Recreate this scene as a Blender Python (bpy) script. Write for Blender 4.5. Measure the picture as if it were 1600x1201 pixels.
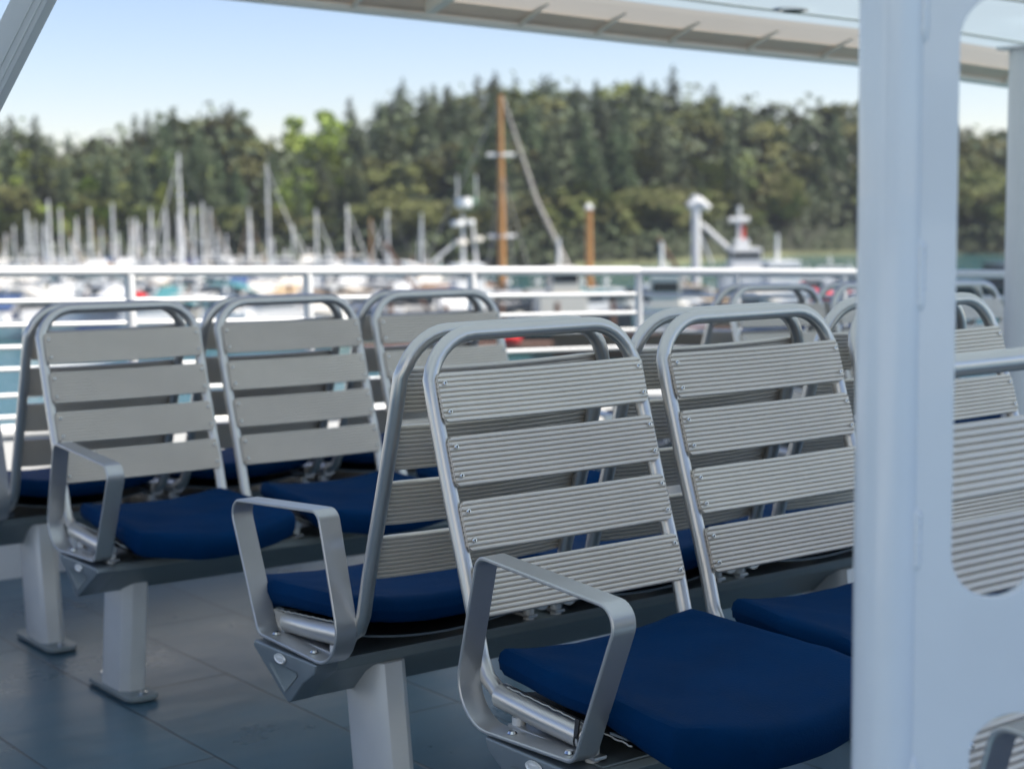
import bpy, bmesh, math, random
from mathutils import Vector, Matrix, noise
R_ = math.radians
rnd = random.Random(7)
S = bpy.context.scene
for o in list(bpy.data.objects): bpy.data.objects.remove(o)
COL = S.collection

# ------------------------------------------------------------------ camera
FPX, YAW, PIT, ROL, EYE = 2648.6, R_(53.26), R_(6.29), R_(-0.65), 1.28
_fw = Vector((math.cos(YAW)*math.cos(PIT), math.sin(YAW)*math.cos(PIT), -math.sin(PIT)))
_rt = Vector((math.sin(YAW), -math.cos(YAW), 0)); _up = _rt.cross(_fw)
RT = _rt*math.cos(ROL) + _up*math.sin(ROL); UP = -_rt*math.sin(ROL) + _up*math.cos(ROL)
CAM = Vector((0, 0, EYE))
cd = bpy.data.cameras.new('camera'); cam = bpy.data.objects.new('camera', cd); COL.objects.link(cam)
m = Matrix((RT, UP, -_fw)).transposed().to_4x4(); m.translation = CAM; cam.matrix_world = m
cd.sensor_width = 36; cd.lens = FPX/1600*36; cd.clip_start = .05; cd.clip_end = 20000
cd.dof.use_dof = True; cd.dof.focus_distance = 2.75; cd.dof.aperture_fstop = 4.2
S.camera = cam
S.render.resolution_x, S.render.resolution_y = 1024, 768

# ------------------------------------------------------------------ sky and sun
SUN_EL = R_(53); sx, sy = .72, -.69                     # horizontal direction towards the sun
W = bpy.data.worlds.new('World'); S.world = W; W.use_nodes = True
nt = W.node_tree; nt.nodes.clear()
sky = nt.nodes.new('ShaderNodeTexSky'); sky.sky_type = 'NISHITA'; sky.sun_disc = False
sky.sun_elevation = SUN_EL; sky.sun_rotation = math.atan2(sx, sy)
sky.air_density = 1.0; sky.dust_density = 0; sky.ozone_density = 1.6; sky.altitude = 10
bg = nt.nodes.new('ShaderNodeBackground'); bg.inputs[1].default_value = .062
wo = nt.nodes.new('ShaderNodeOutputWorld')
tn = nt.nodes.new('ShaderNodeMix'); tn.data_type = 'RGBA'; tn.blend_type = 'MULTIPLY'; tn.inputs[0].default_value = 1; tn.inputs[7].default_value = (1.0, .965, 1.10, 1)
nt.links.new(sky.outputs[0], tn.inputs[6]); nt.links.new(tn.outputs[2], bg.inputs[0]); nt.links.new(bg.outputs[0], wo.inputs[0])
sl = bpy.data.lights.new('sun', 'SUN'); sl.energy = 3.9; sl.angle = R_(.5); sl.color = (1, .93, .82)
so = bpy.data.objects.new('sun', sl); COL.objects.link(so)
sd = Vector((sx, sy, 0)).normalized()*math.cos(SUN_EL) + Vector((0, 0, math.sin(SUN_EL)))
so.rotation_euler = sd.to_track_quat('Z', 'Y').to_euler(); so.location = (0, 0, 30)
S.view_settings.view_transform = 'Standard'; S.view_settings.look = 'None'
S.view_settings.exposure = 1.22; S.view_settings.gamma = 1
S.render.engine = 'CYCLES'

# ------------------------------------------------------------------ pixel helpers (photo is 1600 x 1201)
def ray(px, py): return _fw + RT*((px-800)/FPX) - UP*((py-600.5)/FPX)
def onX(px, py, X): r = ray(px, py); return CAM + r*(X/r.x)
def onY(px, py, Y): r = ray(px, py); return CAM + r*(Y/r.y)
def onZ(px, py, Z): r = ray(px, py); return CAM + r*((Z-EYE)/r.z)
HF = Vector((math.cos(YAW), math.sin(YAW), 0))
def atd(px, py, d):                                     # point seen at pixel, d metres ahead
    r = ray(px, py); return CAM + r*(d/r.dot(HF))
def ground(px, d, z):                                   # column px, d ahead, height z
    p = atd(px, 308-(px-800)*.01135, d); return Vector((p.x, p.y, z))
def zat(px, py, d): return atd(px, py, d).z

# ------------------------------------------------------------------ materials
def mat(name, color, rough=.5, metal=0, bump=0, bscale=40, var=0, vscale=3, spec=.5, coat=0, rand=0, stretch=None, detail=4):
    m = bpy.data.materials.new(name); m.use_nodes = True; n = m.node_tree; b = n.nodes['Principled BSDF']
    b.inputs['Base Color'].default_value = (*color, 1); b.inputs['Roughness'].default_value = rough
    b.inputs['Metallic'].default_value = metal; b.inputs['Specular IOR Level'].default_value = spec
    b.inputs['Coat Weight'].default_value = coat
    tc = n.nodes.new('ShaderNodeTexCoord'); src = tc.outputs['Object']
    if stretch:
        mp = n.nodes.new('ShaderNodeMapping'); mp.inputs['Scale'].default_value = stretch
        n.links.new(src, mp.inputs[0]); src = mp.outputs[0]
    out = None
    if var:
        t = n.nodes.new('ShaderNodeTexNoise'); t.inputs['Scale'].default_value = vscale; t.inputs['Detail'].default_value = detail
        n.links.new(src, t.inputs['Vector'])
        r = n.nodes.new('ShaderNodeValToRGB'); r.color_ramp.elements[0].position = .3; r.color_ramp.elements[1].position = .7
        r.color_ramp.elements[0].color = (*[c*(1-var) for c in color], 1); r.color_ramp.elements[1].color = (*[min(1, c*(1+var)) for c in color], 1)
        n.links.new(t.outputs['Fac'], r.inputs[0]); out = r.outputs[0]
        rr = n.nodes.new('ShaderNodeMapRange'); rr.inputs[3].default_value = rough*.85; rr.inputs[4].default_value = min(1, rough*1.15)
        n.links.new(t.outputs['Fac'], rr.inputs[0]); n.links.new(rr.outputs[0], b.inputs['Roughness'])
    if rand:
        oi = n.nodes.new('ShaderNodeObjectInfo'); hs = n.nodes.new('ShaderNodeHueSaturation')
        mr = n.nodes.new('ShaderNodeMapRange'); mr.inputs[3].default_value = 1-rand; mr.inputs[4].default_value = 1+rand
        mh = n.nodes.new('ShaderNodeMapRange'); mh.inputs[3].default_value = .5-rand*.09; mh.inputs[4].default_value = .5+rand*.05
        n.links.new(oi.outputs['Random'], mr.inputs[0]); n.links.new(oi.outputs['Random'], mh.inputs[0])
        n.links.new(mr.outputs[0], hs.inputs['Value']); n.links.new(mh.outputs[0], hs.inputs['Hue'])
        if out: n.links.new(out, hs.inputs['Color'])
        else: hs.inputs['Color'].default_value = (*color, 1)
        out = hs.outputs[0]
    if out: n.links.new(out, b.inputs['Base Color'])
    if bump:
        t2 = n.nodes.new('ShaderNodeTexNoise'); t2.inputs['Scale'].default_value = bscale; t2.inputs['Detail'].default_value = 3
        n.links.new(src, t2.inputs['Vector'])
        bp = n.nodes.new('ShaderNodeBump'); bp.inputs['Strength'].default_value = bump; bp.inputs['Distance'].default_value = .002
        n.links.new(t2.outputs['Fac'], bp.inputs['Height']); n.links.new(bp.outputs[0], b.inputs['Normal'])
    return m

M = dict(
    tube=mat('satin_aluminium', (.62, .60, .575), .31, .85, 0, 300, .04, 5),
    band=mat('brushed_aluminium', (.52, .525, .53), .34, .7, 0, 220, .06, 8),
    slat=mat('ribbed_grey_slat', (.67, .61, .54), .36, .35, .08, 500, .05, 7, spec=.5, rand=.07),
    navy=mat('navy_vinyl', (.0002, .026, .092), .65, 0, .45, 260, .12, 7, spec=.04),
    beam=mat('grey_green_beam_paint', (.19, .225, .235), .36, .1, .05, 120, .06, 9),
    capm=mat('grey_cast_bracket', (.20, .235, .26), .38, .35, .05, 120, .05, 12),
    leg=mat('silver_leg_paint', (.68, .68, .67), .38, .25, .03, 200, .04, 9),
    brace=mat('pale_grey_brace', (.62, .63, .64), .45),
    badge=mat('silver_badge', (.86, .86, .85), .3, .3),
    chrome=mat('stainless_screw', (.7, .7, .7), .12, 1),
    black=mat('black_rubber', (.012, .012, .013), .55, 0, .1, 300),
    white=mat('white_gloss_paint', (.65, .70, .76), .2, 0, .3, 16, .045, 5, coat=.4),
    rail=mat('white_rail_paint', (.72, .73, .74), .3, 0, .03, 40, .03, 3),
    zip=mat('zip_tape', (.45, .45, .42), .6, 0, .2, 400),
    ceil=mat('canopy_panel_paint', (.62, .64, .62), .42, 0, .03, 30, .03, 2),
    soff=mat('canopy_edge_paint', (.80, .75, .66), .5, 0, .05, 30, .05, 3),
    gut=mat('gutter_metal', (.80, .62, .47), .5, 0, .05, 30, .1, 4),
    dark=mat('dark_trough', (.05, .05, .05), .7),
)

def sheet_mat():                                        # light passing milky roof sheet
    m = bpy.data.materials.new('milky_roof_sheet'); m.use_nodes = True; n = m.node_tree; L = n.links; n.nodes.clear()
    d = n.nodes.new('ShaderNodeBsdfDiffuse'); d.inputs[0].default_value = (.60, .66, .68, 1)
    t = n.nodes.new('ShaderNodeBsdfTranslucent'); t.inputs[0].default_value = (.55, .66, .72, 1)
    tc = n.nodes.new('ShaderNodeTexCoord'); nz = n.nodes.new('ShaderNodeTexNoise'); nz.inputs['Scale'].default_value = 1.3; L.new(tc.outputs['Object'], nz.inputs['Vector'])
    mr = n.nodes.new('ShaderNodeMapRange'); mr.inputs[3].default_value = .35; mr.inputs[4].default_value = .42; L.new(nz.outputs['Fac'], mr.inputs[0])
    x = n.nodes.new('ShaderNodeMixShader'); o = n.nodes.new('ShaderNodeOutputMaterial')
    L.new(mr.outputs[0], x.inputs[0]); L.new(d.outputs[0], x.inputs[1]); L.new(t.outputs[0], x.inputs[2]); L.new(x.outputs[0], o.inputs[0]); return m
M['sheet'] = sheet_mat(); M['sheetw'] = M['sheet'].copy(); M['sheetw'].name = 'cream_roof_moulding'; M['lip'] = mat('cream_lip', (.90, .87, .80), .5)
for q in M['sheetw'].node_tree.nodes:
    if q.type == 'BSDF_DIFFUSE': q.inputs[0].default_value = (.72, .68, .61, 1)
    if q.type == 'BSDF_TRANSLUCENT': q.inputs[0].default_value = (.45, .43, .39, 1)

# ------------------------------------------------------------------ mesh builder
class MB:
    def __init__(s): s.v = []; s.f = []; s.mi = []
    def add(s, vs, fs, k=0):
        n = len(s.v); s.v += [tuple(v) for v in vs]; s.f += [tuple(i+n for i in f) for f in fs]; s.mi += [k]*len(fs)
    def box(s, a, b, k=0):
        x0, y0, z0 = a; x1, y1, z1 = b
        s.add([(x0,y0,z0),(x1,y0,z0),(x1,y1,z0),(x0,y1,z0),(x0,y0,z1),(x1,y0,z1),(x1,y1,z1),(x0,y1,z1)],
              [(0,3,2,1),(4,5,6,7),(0,1,5,4),(1,2,6,5),(2,3,7,6),(3,0,4,7)], k)
    def prism(s, pts, vec, k=0):                        # polygon pts swept along vec
        n = len(pts); vec = Vector(vec); P = [Vector(p) for p in pts]
        s.add(P+[p+vec for p in P], [tuple(range(n))[::-1], tuple(range(n, 2*n))]+[(i, (i+1) % n, n+(i+1) % n, n+i) for i in range(n)], k)
    def tube(s, path, r, n=12, closed=False, k=0, cap=True):
        P = [Vector(p) for p in path]; N = len(P); rs = r if isinstance(r, (list, tuple)) else [r]*N
        T = []
        for i in range(N):
            a = P[(i-1) % N] if (i > 0 or closed) else P[i]; b = P[(i+1) % N] if (i < N-1 or closed) else P[i]
            T.append((b-a).normalized())
        ref = Vector((0, 0, 1)) if abs(T[0].z) < .9 else Vector((1, 0, 0))
        nrm = (ref - T[0]*ref.dot(T[0])).normalized(); rings = []
        for i in range(N):
            nrm = (nrm - T[i]*nrm.dot(T[i])).normalized(); bn = T[i].cross(nrm)
            rings.append([P[i]+(nrm*math.cos(t)+bn*math.sin(t))*rs[i] for t in [2*math.pi*j/n for j in range(n)]])
        vs = [v for ring in rings for v in ring]; fs = []
        for i in range(N if closed else N-1):
            a = i*n; b = ((i+1) % N)*n
            for j in range(n): fs.append((a+j, a+(j+1) % n, b+(j+1) % n, b+j))
        if cap and not closed: fs += [tuple(range(n))[::-1], tuple(range((N-1)*n, N*n))]
        s.add(vs, fs, k)
    def build(s, name, mats, parent=None, smooth=True, bevel=0, label=None, seg=2):
        me = bpy.data.meshes.new(name); me.from_pydata(s.v, [], s.f); me.update()
        for mm in (mats if isinstance(mats, (list, tuple)) else [mats]): me.materials.append(mm)
        me.polygons.foreach_set('material_index', s.mi)
        bm = bmesh.new(); bm.from_mesh(me); bmesh.ops.recalc_face_normals(bm, faces=bm.faces)
        if bevel:
            es = [e for e in bm.edges if len(e.link_faces) == 2 and e.calc_face_angle(0) > .6]
            bmesh.ops.bevel(bm, geom=es, offset=bevel, segments=seg, affect='EDGES', profile=.6, clamp_overlap=True)
        for f in bm.faces: f.smooth = smooth
        for e in bm.edges:
            if len(e.link_faces) == 2 and e.calc_face_angle(0) > R_(38): e.smooth = False
        bm.to_mesh(me); bm.free()
        o = bpy.data.objects.new(name, me); COL.objects.link(o); o.parent = parent
        if label: o['label'] = label
        return o

def empty(name, loc=(0, 0, 0), rz=0, **kw):
    o = bpy.data.objects.new(name, None); COL.objects.link(o); o.location = loc; o.rotation_euler = (0, 0, rz); tag(o, **kw); return o
def tag(o, label=None, cat=None, group=None, kind=None):
    if label: o['label'] = label
    if cat: o['category'] = cat
    if group: o['group'] = group
    if kind: o['kind'] = kind
    return o
KIDS = {}
def kids(o): return [c for c in COL.objects if c.parent == o]
def tree_of(o): return (o, [tree_of(c) for c in kids(o)])
def copy_tree(t, parent=None):
    c = t[0].copy(); COL.objects.link(c); c.parent = parent
    for ch in t[1]: copy_tree(ch, c)
    return c
def fillet(pts, rad, seg=8, closed=False):              # round the corners of a polyline
    P = [Vector(p) for p in pts]; N = len(P); out = []
    rr = rad if isinstance(rad, (list, tuple)) else [rad]*N
    for i in range(N):
        if not closed and i in (0, N-1): out.append(P[i]); continue
        a, b, c = P[i-1], P[i], P[(i+1) % N]; u = (a-b).normalized(); w = (c-b).normalized()
        ang = u.angle(w); t = rr[i]/math.tan(ang/2); t = min(t, (a-b).length*.49, (c-b).length*.49); r = t*math.tan(ang/2)
        ctr = b+(u+w).normalized()*(r/math.sin(ang/2)); s = b+u*t-ctr; e = b+w*t-ctr
        tot = s.angle(e); ax = s.cross(e).normalized()
        for k in range(seg+1): out.append(ctr+Matrix.Rotation(tot*k/seg, 3, ax) @ s)
    return out

# ------------------------------------------------------------------ deck
def deckz(x, y): return -.07*max(0, min(1, (x-3.3)/.9))
mb = MB(); xs = [-6+.25*i for i in range(54)]; ys = [-6+.25*i for i in range(48)]
vs = [(x, y, deckz(x, y)) for x in xs for y in ys]; ny = len(ys)
mb.add(vs, [(i*ny+j, (i+1)*ny+j, (i+1)*ny+j+1, i*ny+j+1) for i in range(len(xs)-1) for j in range(ny-1)])
n0 = len(mb.v)
def deck_material():
    m = bpy.data.materials.new('grey_deck_sheet'); m.use_nodes = True; n = m.node_tree; b = n.nodes['Principled BSDF']; L = n.links
    tc = n.nodes.new('ShaderNodeTexCoord'); sp = n.nodes.new('ShaderNodeSeparateXYZ'); L.new(tc.outputs['Object'], sp.inputs[0])
    cb = n.nodes.new('ShaderNodeCombineXYZ')
    ax = n.nodes.new('ShaderNodeMath'); ax.operation = 'ADD'; ax.inputs[1].default_value = -.22+12.0; L.new(sp.outputs['Y'], ax.inputs[0])
    ay = n.nodes.new('ShaderNodeMath'); ay.operation = 'ADD'; ay.inputs[1].default_value = -1.380+.3424*30; L.new(sp.outputs['X'], ay.inputs[0])
    L.new(ax.outputs[0], cb.inputs['X']); L.new(ay.outputs[0], cb.inputs['Y'])
    br = n.nodes.new('ShaderNodeTexBrick'); L.new(cb.outputs[0], br.inputs['Vector'])
    br.inputs['Scale'].default_value = 1; br.inputs['Brick Width'].default_value = 1.22; br.inputs['Row Height'].default_value = .3424
    br.inputs['Mortar Size'].default_value = .0042; br.inputs['Mortar Smooth'].default_value = .6; br.offset = .5
    br.inputs['Color1'].default_value = (.060, .118, .158, 1); br.inputs['Color2'].default_value = (.070, .132, .174, 1); br.inputs['Mortar'].default_value = (.012, .026, .04, 1)
    nz = n.nodes.new('ShaderNodeTexNoise'); nz.inputs['Scale'].default_value = 2.6; nz.inputs['Detail'].default_value = 6; nz.inputs['Roughness'].default_value = .65
    L.new(tc.outputs['Object'], nz.inputs['Vector'])
    mx = n.nodes.new('ShaderNodeMix'); mx.data_type = 'RGBA'; mx.blend_type = 'MULTIPLY'; mx.inputs[0].default_value = .55
    rp = n.nodes.new('ShaderNodeValToRGB'); rp.color_ramp.elements[0].position = .3; rp.color_ramp.elements[1].position = .68
    rp.color_ramp.elements[0].color = (.55, .55, .55, 1); rp.color_ramp.elements[1].color = (1.25, 1.25, 1.25, 1)
    L.new(nz.outputs['Fac'], rp.inputs[0]); L.new(br.outputs['Color'], mx.inputs[6]); L.new(rp.outputs[0], mx.inputs[7]); L.new(mx.outputs[2], b.inputs['Base Color'])
    b.inputs['Specular IOR Level'].default_value = .36
    mr = n.nodes.new('ShaderNodeMapRange'); mr.inputs[3].default_value = .16; mr.inputs[4].default_value = .44; L.new(nz.outputs['Fac'], mr.inputs[0]); L.new(mr.outputs[0], b.inputs['Roughness'])
    mp = n.nodes.new('ShaderNodeMapping'); mp.inputs['Scale'].default_value = (1.2, 3.2, 1); L.new(tc.outputs['Object'], mp.inputs[0])
    n2 = n.nodes.new('ShaderNodeTexNoise'); n2.inputs['Scale'].default_value = 1.5; n2.inputs['Detail'].default_value = 2; L.new(mp.outputs[0], n2.inputs['Vector'])
    b1 = n.nodes.new('ShaderNodeBump'); b1.inputs['Strength'].default_value = .55; b1.inputs['Distance'].default_value = .006; L.new(n2.outputs['Fac'], b1.inputs['Height'])
    b2 = n.nodes.new('ShaderNodeBump'); b2.inputs['Strength'].default_value = .6; b2.inputs['Distance'].default_value = .002; b2.invert = True
    L.new(br.outputs['Fac'], b2.inputs['Height']); L.new(b1.outputs[0], b2.inputs['Normal'])
    n3 = n.nodes.new('ShaderNodeTexNoise'); n3.inputs['Scale'].default_value = 350; L.new(tc.outputs['Object'], n3.inputs['Vector'])
    b3 = n.nodes.new('ShaderNodeBump'); b3.inputs['Strength'].default_value = .12; b3.inputs['Distance'].default_value = .001; L.new(n3.outputs['Fac'], b3.inputs['Height'])
    L.new(b2.outputs[0], b3.inputs['Normal']); L.new(b3.outputs[0], b.inputs['Normal'])
    return m
deck = mb.build('deck', deck_material()); tag(deck, 'grey sheet deck of the ferry with fine seams', 'deck', kind='structure')

# ------------------------------------------------------------------ seat benches (local: x along the row, -y = front)
TUBEP = [(.46, .461), (.42, .463), (.30, .470), (.236, .478), (.200, .497), (.183, .527), (.163, .60), (.137, .68), (.110, .76), (.082, .85), (.058, .93), (.046, .975)]
def tv(z):
    for (v0, z0), (v1, z1) in zip(TUBEP, TUBEP[1:]):
        if z0 <= z <= z1: return v0+(v1-v0)*(z-z0)/(z1-z0)
    return .04
PITCH, HW = .525, .2275
def chair_tube_path(cx):
    L = [(cx-HW, -v, z) for v, z in TUBEP]
    r = .095; n = 8
    for k in range(1, n+1):
        t = k/n*math.pi/2
        L.append((cx-HW+r*(1-math.cos(t)), -(.046-.012*math.sin(t)), .955+.095*math.sin(t) if k else 0))
    L = [p for i, p in enumerate(L) if not (len(TUBEP) <= i and p[2] < .975)]
    return L + [(2*cx-x, y, z) for x, y, z in reversed(L)]

def slat_mesh():
    W, Hh, nr = .452, .086, 10; ns, nu = nr*8, 12; rc = .014
    top, bot = [], []
    for i in range(ns+1):
        s = -Hh/2+Hh*i/ns; e = max(0, abs(s)-(Hh/2-rc)); ext = W/2-rc+math.sqrt(max(0, rc*rc-e*e))
        rib = .0030*min(1, 1.9*abs(math.sin(math.pi*nr*(i/ns))))**.8-.0014+.0006*abs(math.sin(math.pi*nr*(i/ns)))
        for j in range(nu+1):
            u = -1+2*j/nu; x = u*ext; bow = .011*(1-(x/(W/2))**2)
            edge = .0035 if j in (0, nu) or i in (0, ns) else 0
            top.append((x, bow-.0045-rib+edge, s)); bot.append((x, bow+.0045+rib*.8-edge*.5, s))
    w = nu+1; fs = []
    for i in range(ns):
        for j in range(nu): fs.append((i*w+j, i*w+j+1, (i+1)*w+j+1, (i+1)*w+j))
    n = len(top); fb = [tuple(n+k for k in f[::-1]) for f in fs]; side = []
    for i in range(ns):
        side.append((i*w, (i+1)*w, n+(i+1)*w, n+i*w)); a = i*w+nu; side.append((a+w, a, n+a, n+a+w))
    for j in range(nu):
        side.append((j+1, j, n+j, n+j+1)); a = ns*w+j; side.append((a, a+1, n+a+1, n+a))
    mb = MB(); mb.add(top+bot, fs+fb+side); return mb

def cushion_mesh():
    mb = MB(); n = 26; W, D, TH = .238, .250, .0255; top, bot = [], []
    for i in range(n+1):
        for j in range(n+1):
            def ease(t): return math.copysign(1-(1-abs(t))**1.7, t)
            a = ease(-1+2*i/n); b = ease(-1+2*j/n)
            k = .30 if b > 0 else .16                    # b>0 = front
            x = a*math.sqrt(1-k*b*b*.5*b*b)*W*(1+.05*b); y = b*math.sqrt(1-.16*a**4*.5)*D*((1-.20*a*a) if b > 0 else 1)
            e = min(1-abs(a), 1-abs(b)); pr = math.sqrt(max(0, 1-(1-min(1, e/.075))**2))
            sag = .020*(a*a)-.012 + .005*math.sin((b+1)*1.3) - .016*max(0, b-.5)**1.5
            z = sag+.006*noise.noise(Vector((x*8, y*8, 1)))+.0022*noise.noise(Vector((x*26, y*22, 4)))
            top.append((x, -y, z+TH*pr+.004*(1-a*a)*(1-b*b))); bot.append((x, -y, z-TH*pr*.95-.020*max(0, min(1, (b-.15)/.8))**1.2*(.35+.65*pr)))
    w = n+1; fs = [(i*w+j, (i+1)*w+j, (i+1)*w+j+1, i*w+j+1) for i in range(n) for j in range(n)]
    N = len(top); side = []
    for t in range(n):
        for a, b in ((t*w, (t+1)*w), (t*w+n, (t+1)*w+n), (t, t+1), (n*w+t, n*w+t+1)): side.append((a, b, N+b, N+a))
    mb.add(top+bot, fs+[tuple(N+k for k in f[::-1]) for f in fs]+side); return mb

SEC = [(.268, .424), (.503, .424), (.507, .412), (.392, .338), (.376, .330), (.362, .336), (.318, .378), (.275, .405)]   # beam section (v, z)
def band_loop(u0, u1):
    c = [(.165, .424), (.247, .718), (.602, .694), (.492, .437)]
    P = fillet([(0, -v, z) for v, z in c], [.075, .028, .034, .03], 8, True)
    N = len(P); th = .0065; mb = MB(); vs = []; cen = sum(P, Vector())/N
    for i in range(N):
        t = (P[(i+1) % N]-P[i-1]).normalized(); nr = Vector((0, -t.z, t.y))
        if nr.dot(P[i]-cen) < 0: nr = -nr
        for u, q in ((u0, .0018), (u0+.0018, 0), (u1-.0018, 0), (u1, .0018)): vs.append(Vector((u, 0, 0))+P[i]-nr*q)
        for u, q in ((u1, .0018), (u1-.0018, 0), (u0+.0018, 0), (u0, .0018)): vs.append(Vector((u, 0, 0))+P[i]-nr*(th-q))
    fs = []
    for i in range(N):
        a = i*8; b = ((i+1) % N)*8
        for j in range(8): fs.append((a+j, a+(j+1) % 8, b+(j+1) % 8, b+j))
    mb.add(vs, fs); return mb

def screw_mesh(r=.0046):
    mb = MB(); n = 12; rings = [(0, 0), (.75, .0), (1, -.0018), (1, -.003)]
    vs = [(0, -.0012, 0)]; fs = []
    prof = [(.28*r, -.0012), (.36*r, -.0042), (.8*r, -.0036), (r, -.0012), (r, .002)]
    for rr, y in prof:
        for j in range(n): t = 2*math.pi*j/n; vs.append((rr*math.cos(t), y, rr*math.sin(t)))
    for j in range(n): fs.append((0, 1+j, 1+(j+1) % n))
    mb.add(vs, []); k = [1]*0
    mb.f += fs; mb.mi += [1]*n
    for i in range(len(prof)-1):
        for j in range(n): mb.f.append((1+i*n+j, 1+i*n+(j+1) % n, 1+(i+1)*n+(j+1) % n, 1+(i+1)*n+j)); mb.mi.append(1 if i == 0 else 0)
    return mb

def make_bench(legs=(-.657, .632)):
    root = empty('beam_seat_bench')
    # beam
    x0, x1 = -(PITCH+HW+.055), PITCH+HW+.055
    mb = MB(); mb.prism([(x0+.045, -v, z) for v, z in SEC], (x1-x0-.09, 0, 0)); beam = mb.build('beam', M['beam'], root, bevel=.002)
    mb = MB(); mb.box((x0+.05, -.500, .4245), (x1-.05, -.268, .4275)); mb.build('top_plate', M['beam'], beam)
    for x in (-.70, -.33, .2, .72):
        mb = MB(); mb.tube([(x, -.31, .427), (x, -.31, .439)], .0095, 6); mb.build('bolt', M['capm'], beam, smooth=False)
    # end brackets with recess and badge
    for sgn, xa in ((-1, x0), (1, x1)):
        grow = lambda q: [(.385+(v-.385)*q, .384+(z-.384)*q) for v, z in SEC]
        mb = MB(); mb.prism([(xa, -v, z) for v, z in grow(1.02)], (-sgn*.05, 0, 0)); br = mb.build('end_bracket', M['capm'], root, bevel=.004, seg=3)
        xf = xa+sgn*.0015
        mb = MB(); P = fillet([(0, -.325, .397), (0, -.455, .397), (0, -.384, .348)], .006, 4, True)
        ctr = sum(P, Vector())/len(P); inn = [ctr+(p-ctr)*.86 for p in P]; n = len(P)
        mb.add([p+Vector((xf, 0, 0)) for p in P]+[p+Vector((xf-sgn*.0012, 0, 0)) for p in inn], [(i, (i+1) % n, n+(i+1) % n, n+i) for i in range(n)]+[tuple(range(n, 2*n))])
        mb.build('recess_panel', M['beam'], br)
        mb = MB(); n = 20; vs = []; prof = [(1, 0), (.93, .0035), (.78, .0030), (.72, .0022), (0.02, .003)]
        for q, h in prof:
            for j in range(n): t = 2*math.pi*j/n; vs.append((xf+sgn*h, -.398+.0205*q*math.cos(t), .4105+.0095*q*math.sin(t)))
        mb.add(vs, [(i*n+j, i*n+(j+1) % n, (i+1)*n+(j+1) % n, (i+1)*n+j) for i in range(len(prof)-1) for j in range(n)]+[tuple(range((len(prof)-1)*n, len(prof)*n))])
        for q in range(-5, 6):
            yy = -.398+q*.0023; hh = .0032 if q % 2 else .0024
            mb.box((min(xf+sgn*.002, xf+sgn*.0036), yy-.0006, .4105-hh), (max(xf+sgn*.002, xf+sgn*.0036), yy+.0006, .4105+hh))
        mb.build('badge', M['badge'], br)
        u0, u1 = (xa, xa+.045) if sgn < 0 else (xa-.045, xa)
        ar = band_loop(u0, u1).build('armrest', M['band'], root)
        for v in (.31, .455):
            mb = MB(); zz = .4315+(v-.165)*.0396; um = (u0+u1)/2
            mb.tube([(um, -v, zz), (um, -v, zz+.004)], [.0085, .006], 12); mb.build('screw', M['chrome'], ar)
    # legs
    for lx in legs:
        def sec(vc, z): 
            hx, hv, c = .036, .075, .021
            return [(lx-hx, -(vc-hv+c), z), (lx-hx, -(vc+hv-c), z), (lx-hx+c, -(vc+hv), z), (lx+hx-c*.6, -(vc+hv), z), (lx+hx, -(vc+hv-c), z), (lx+hx, -(vc-hv+c), z), (lx+hx-c*.6, -(vc-hv), z), (lx-hx+c, -(vc-hv), z)]
        a, b = sec(.300, .012), sec(.345, .40)
        mb = MB(); mb.add(a+b, [tuple(range(8))[::-1], tuple(range(8, 16))]+[(i, (i+1) % 8, 8+(i+1) % 8, 8+i) for i in range(8)])
        lg = mb.build('leg', M['leg'], root, bevel=.0025)
        pts = fillet([(lx-.046, -.155, 0), (lx+.046, -.155, 0), (lx+.046, -.44, 0), (lx-.046, -.44, 0)], .035, 6, True)
        mb = MB(); mb.prism(pts, (0, 0, .014)); fp = mb.build('foot_plate', M['beam'], lg, bevel=.002)
        mb = MB()
        for v in (.18, .42): mb.tube([(lx, -v, .014), (lx, -v, .024)], .011, 6)
        mb.build('anchor_bolt', M['chrome'], lg, smooth=False)
        mb = MB(); mb.box((lx-.055, -.46, .375), (lx+.055, -.30, .424)); 
    # chairs
    scr = None
    for ci in (-1, 0, 1):
        cx = ci*PITCH
        mb = MB(); mb.tube(chair_tube_path(cx), .0138, 16)
        fr = mb.build('chair_frame', M['tube'], root)
        for sg in (-1, 1):                               # thick side sleeve, flat bar, stand-offs
            x = cx+sg*HW
            mb = MB(); mb.tube([(x, -.240, .476), (x, -.36, .4665), (x, -.462, .4612)], .0212, 18)
            mb.tube([(x, -.462, .4612), (x, -.474, .4606)], [.0212, .013], 18); mb.build('side_rail', M['tube'], fr)
            mb = MB(); mb.box((x-.012, -.49, .433), (x+.012, -.27, .439)); mb.build('flat_bar', M['band'], fr, bevel=.001)
            for v in (.285, .47):
                mb = MB(); mb.tube([(x, -v, .427), (x, -v, .452)], .0115, 12); mb.build('standoff', M['leg'], fr)
        # curved seat pan
        mb = MB(); n = 14
        for v0, v1 in ((.245, .285), (.50, .54)):
            vs = []
            for j in range(n+1):
                u = -1+2*j/n; z = .474-.026*(1-u*u)
                for v, dz in ((v0, 0), (v1, 0), (v1, .004), (v0, .004)): vs.append((cx+u*(HW-.01), -v, z+dz))
            fs = [(a*4+k, a*4+(k+1) % 4, a*4+4+(k+1) % 4, a*4+4+k) for a in range(n) for k in range(4)]+[(3, 2, 1, 0), (n*4, n*4+1, n*4+2, n*4+3)]
            mb.add(vs, fs)
        mb.build('seat_pan', M['capm'], fr)
        mb = MB(); vs = []
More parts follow.
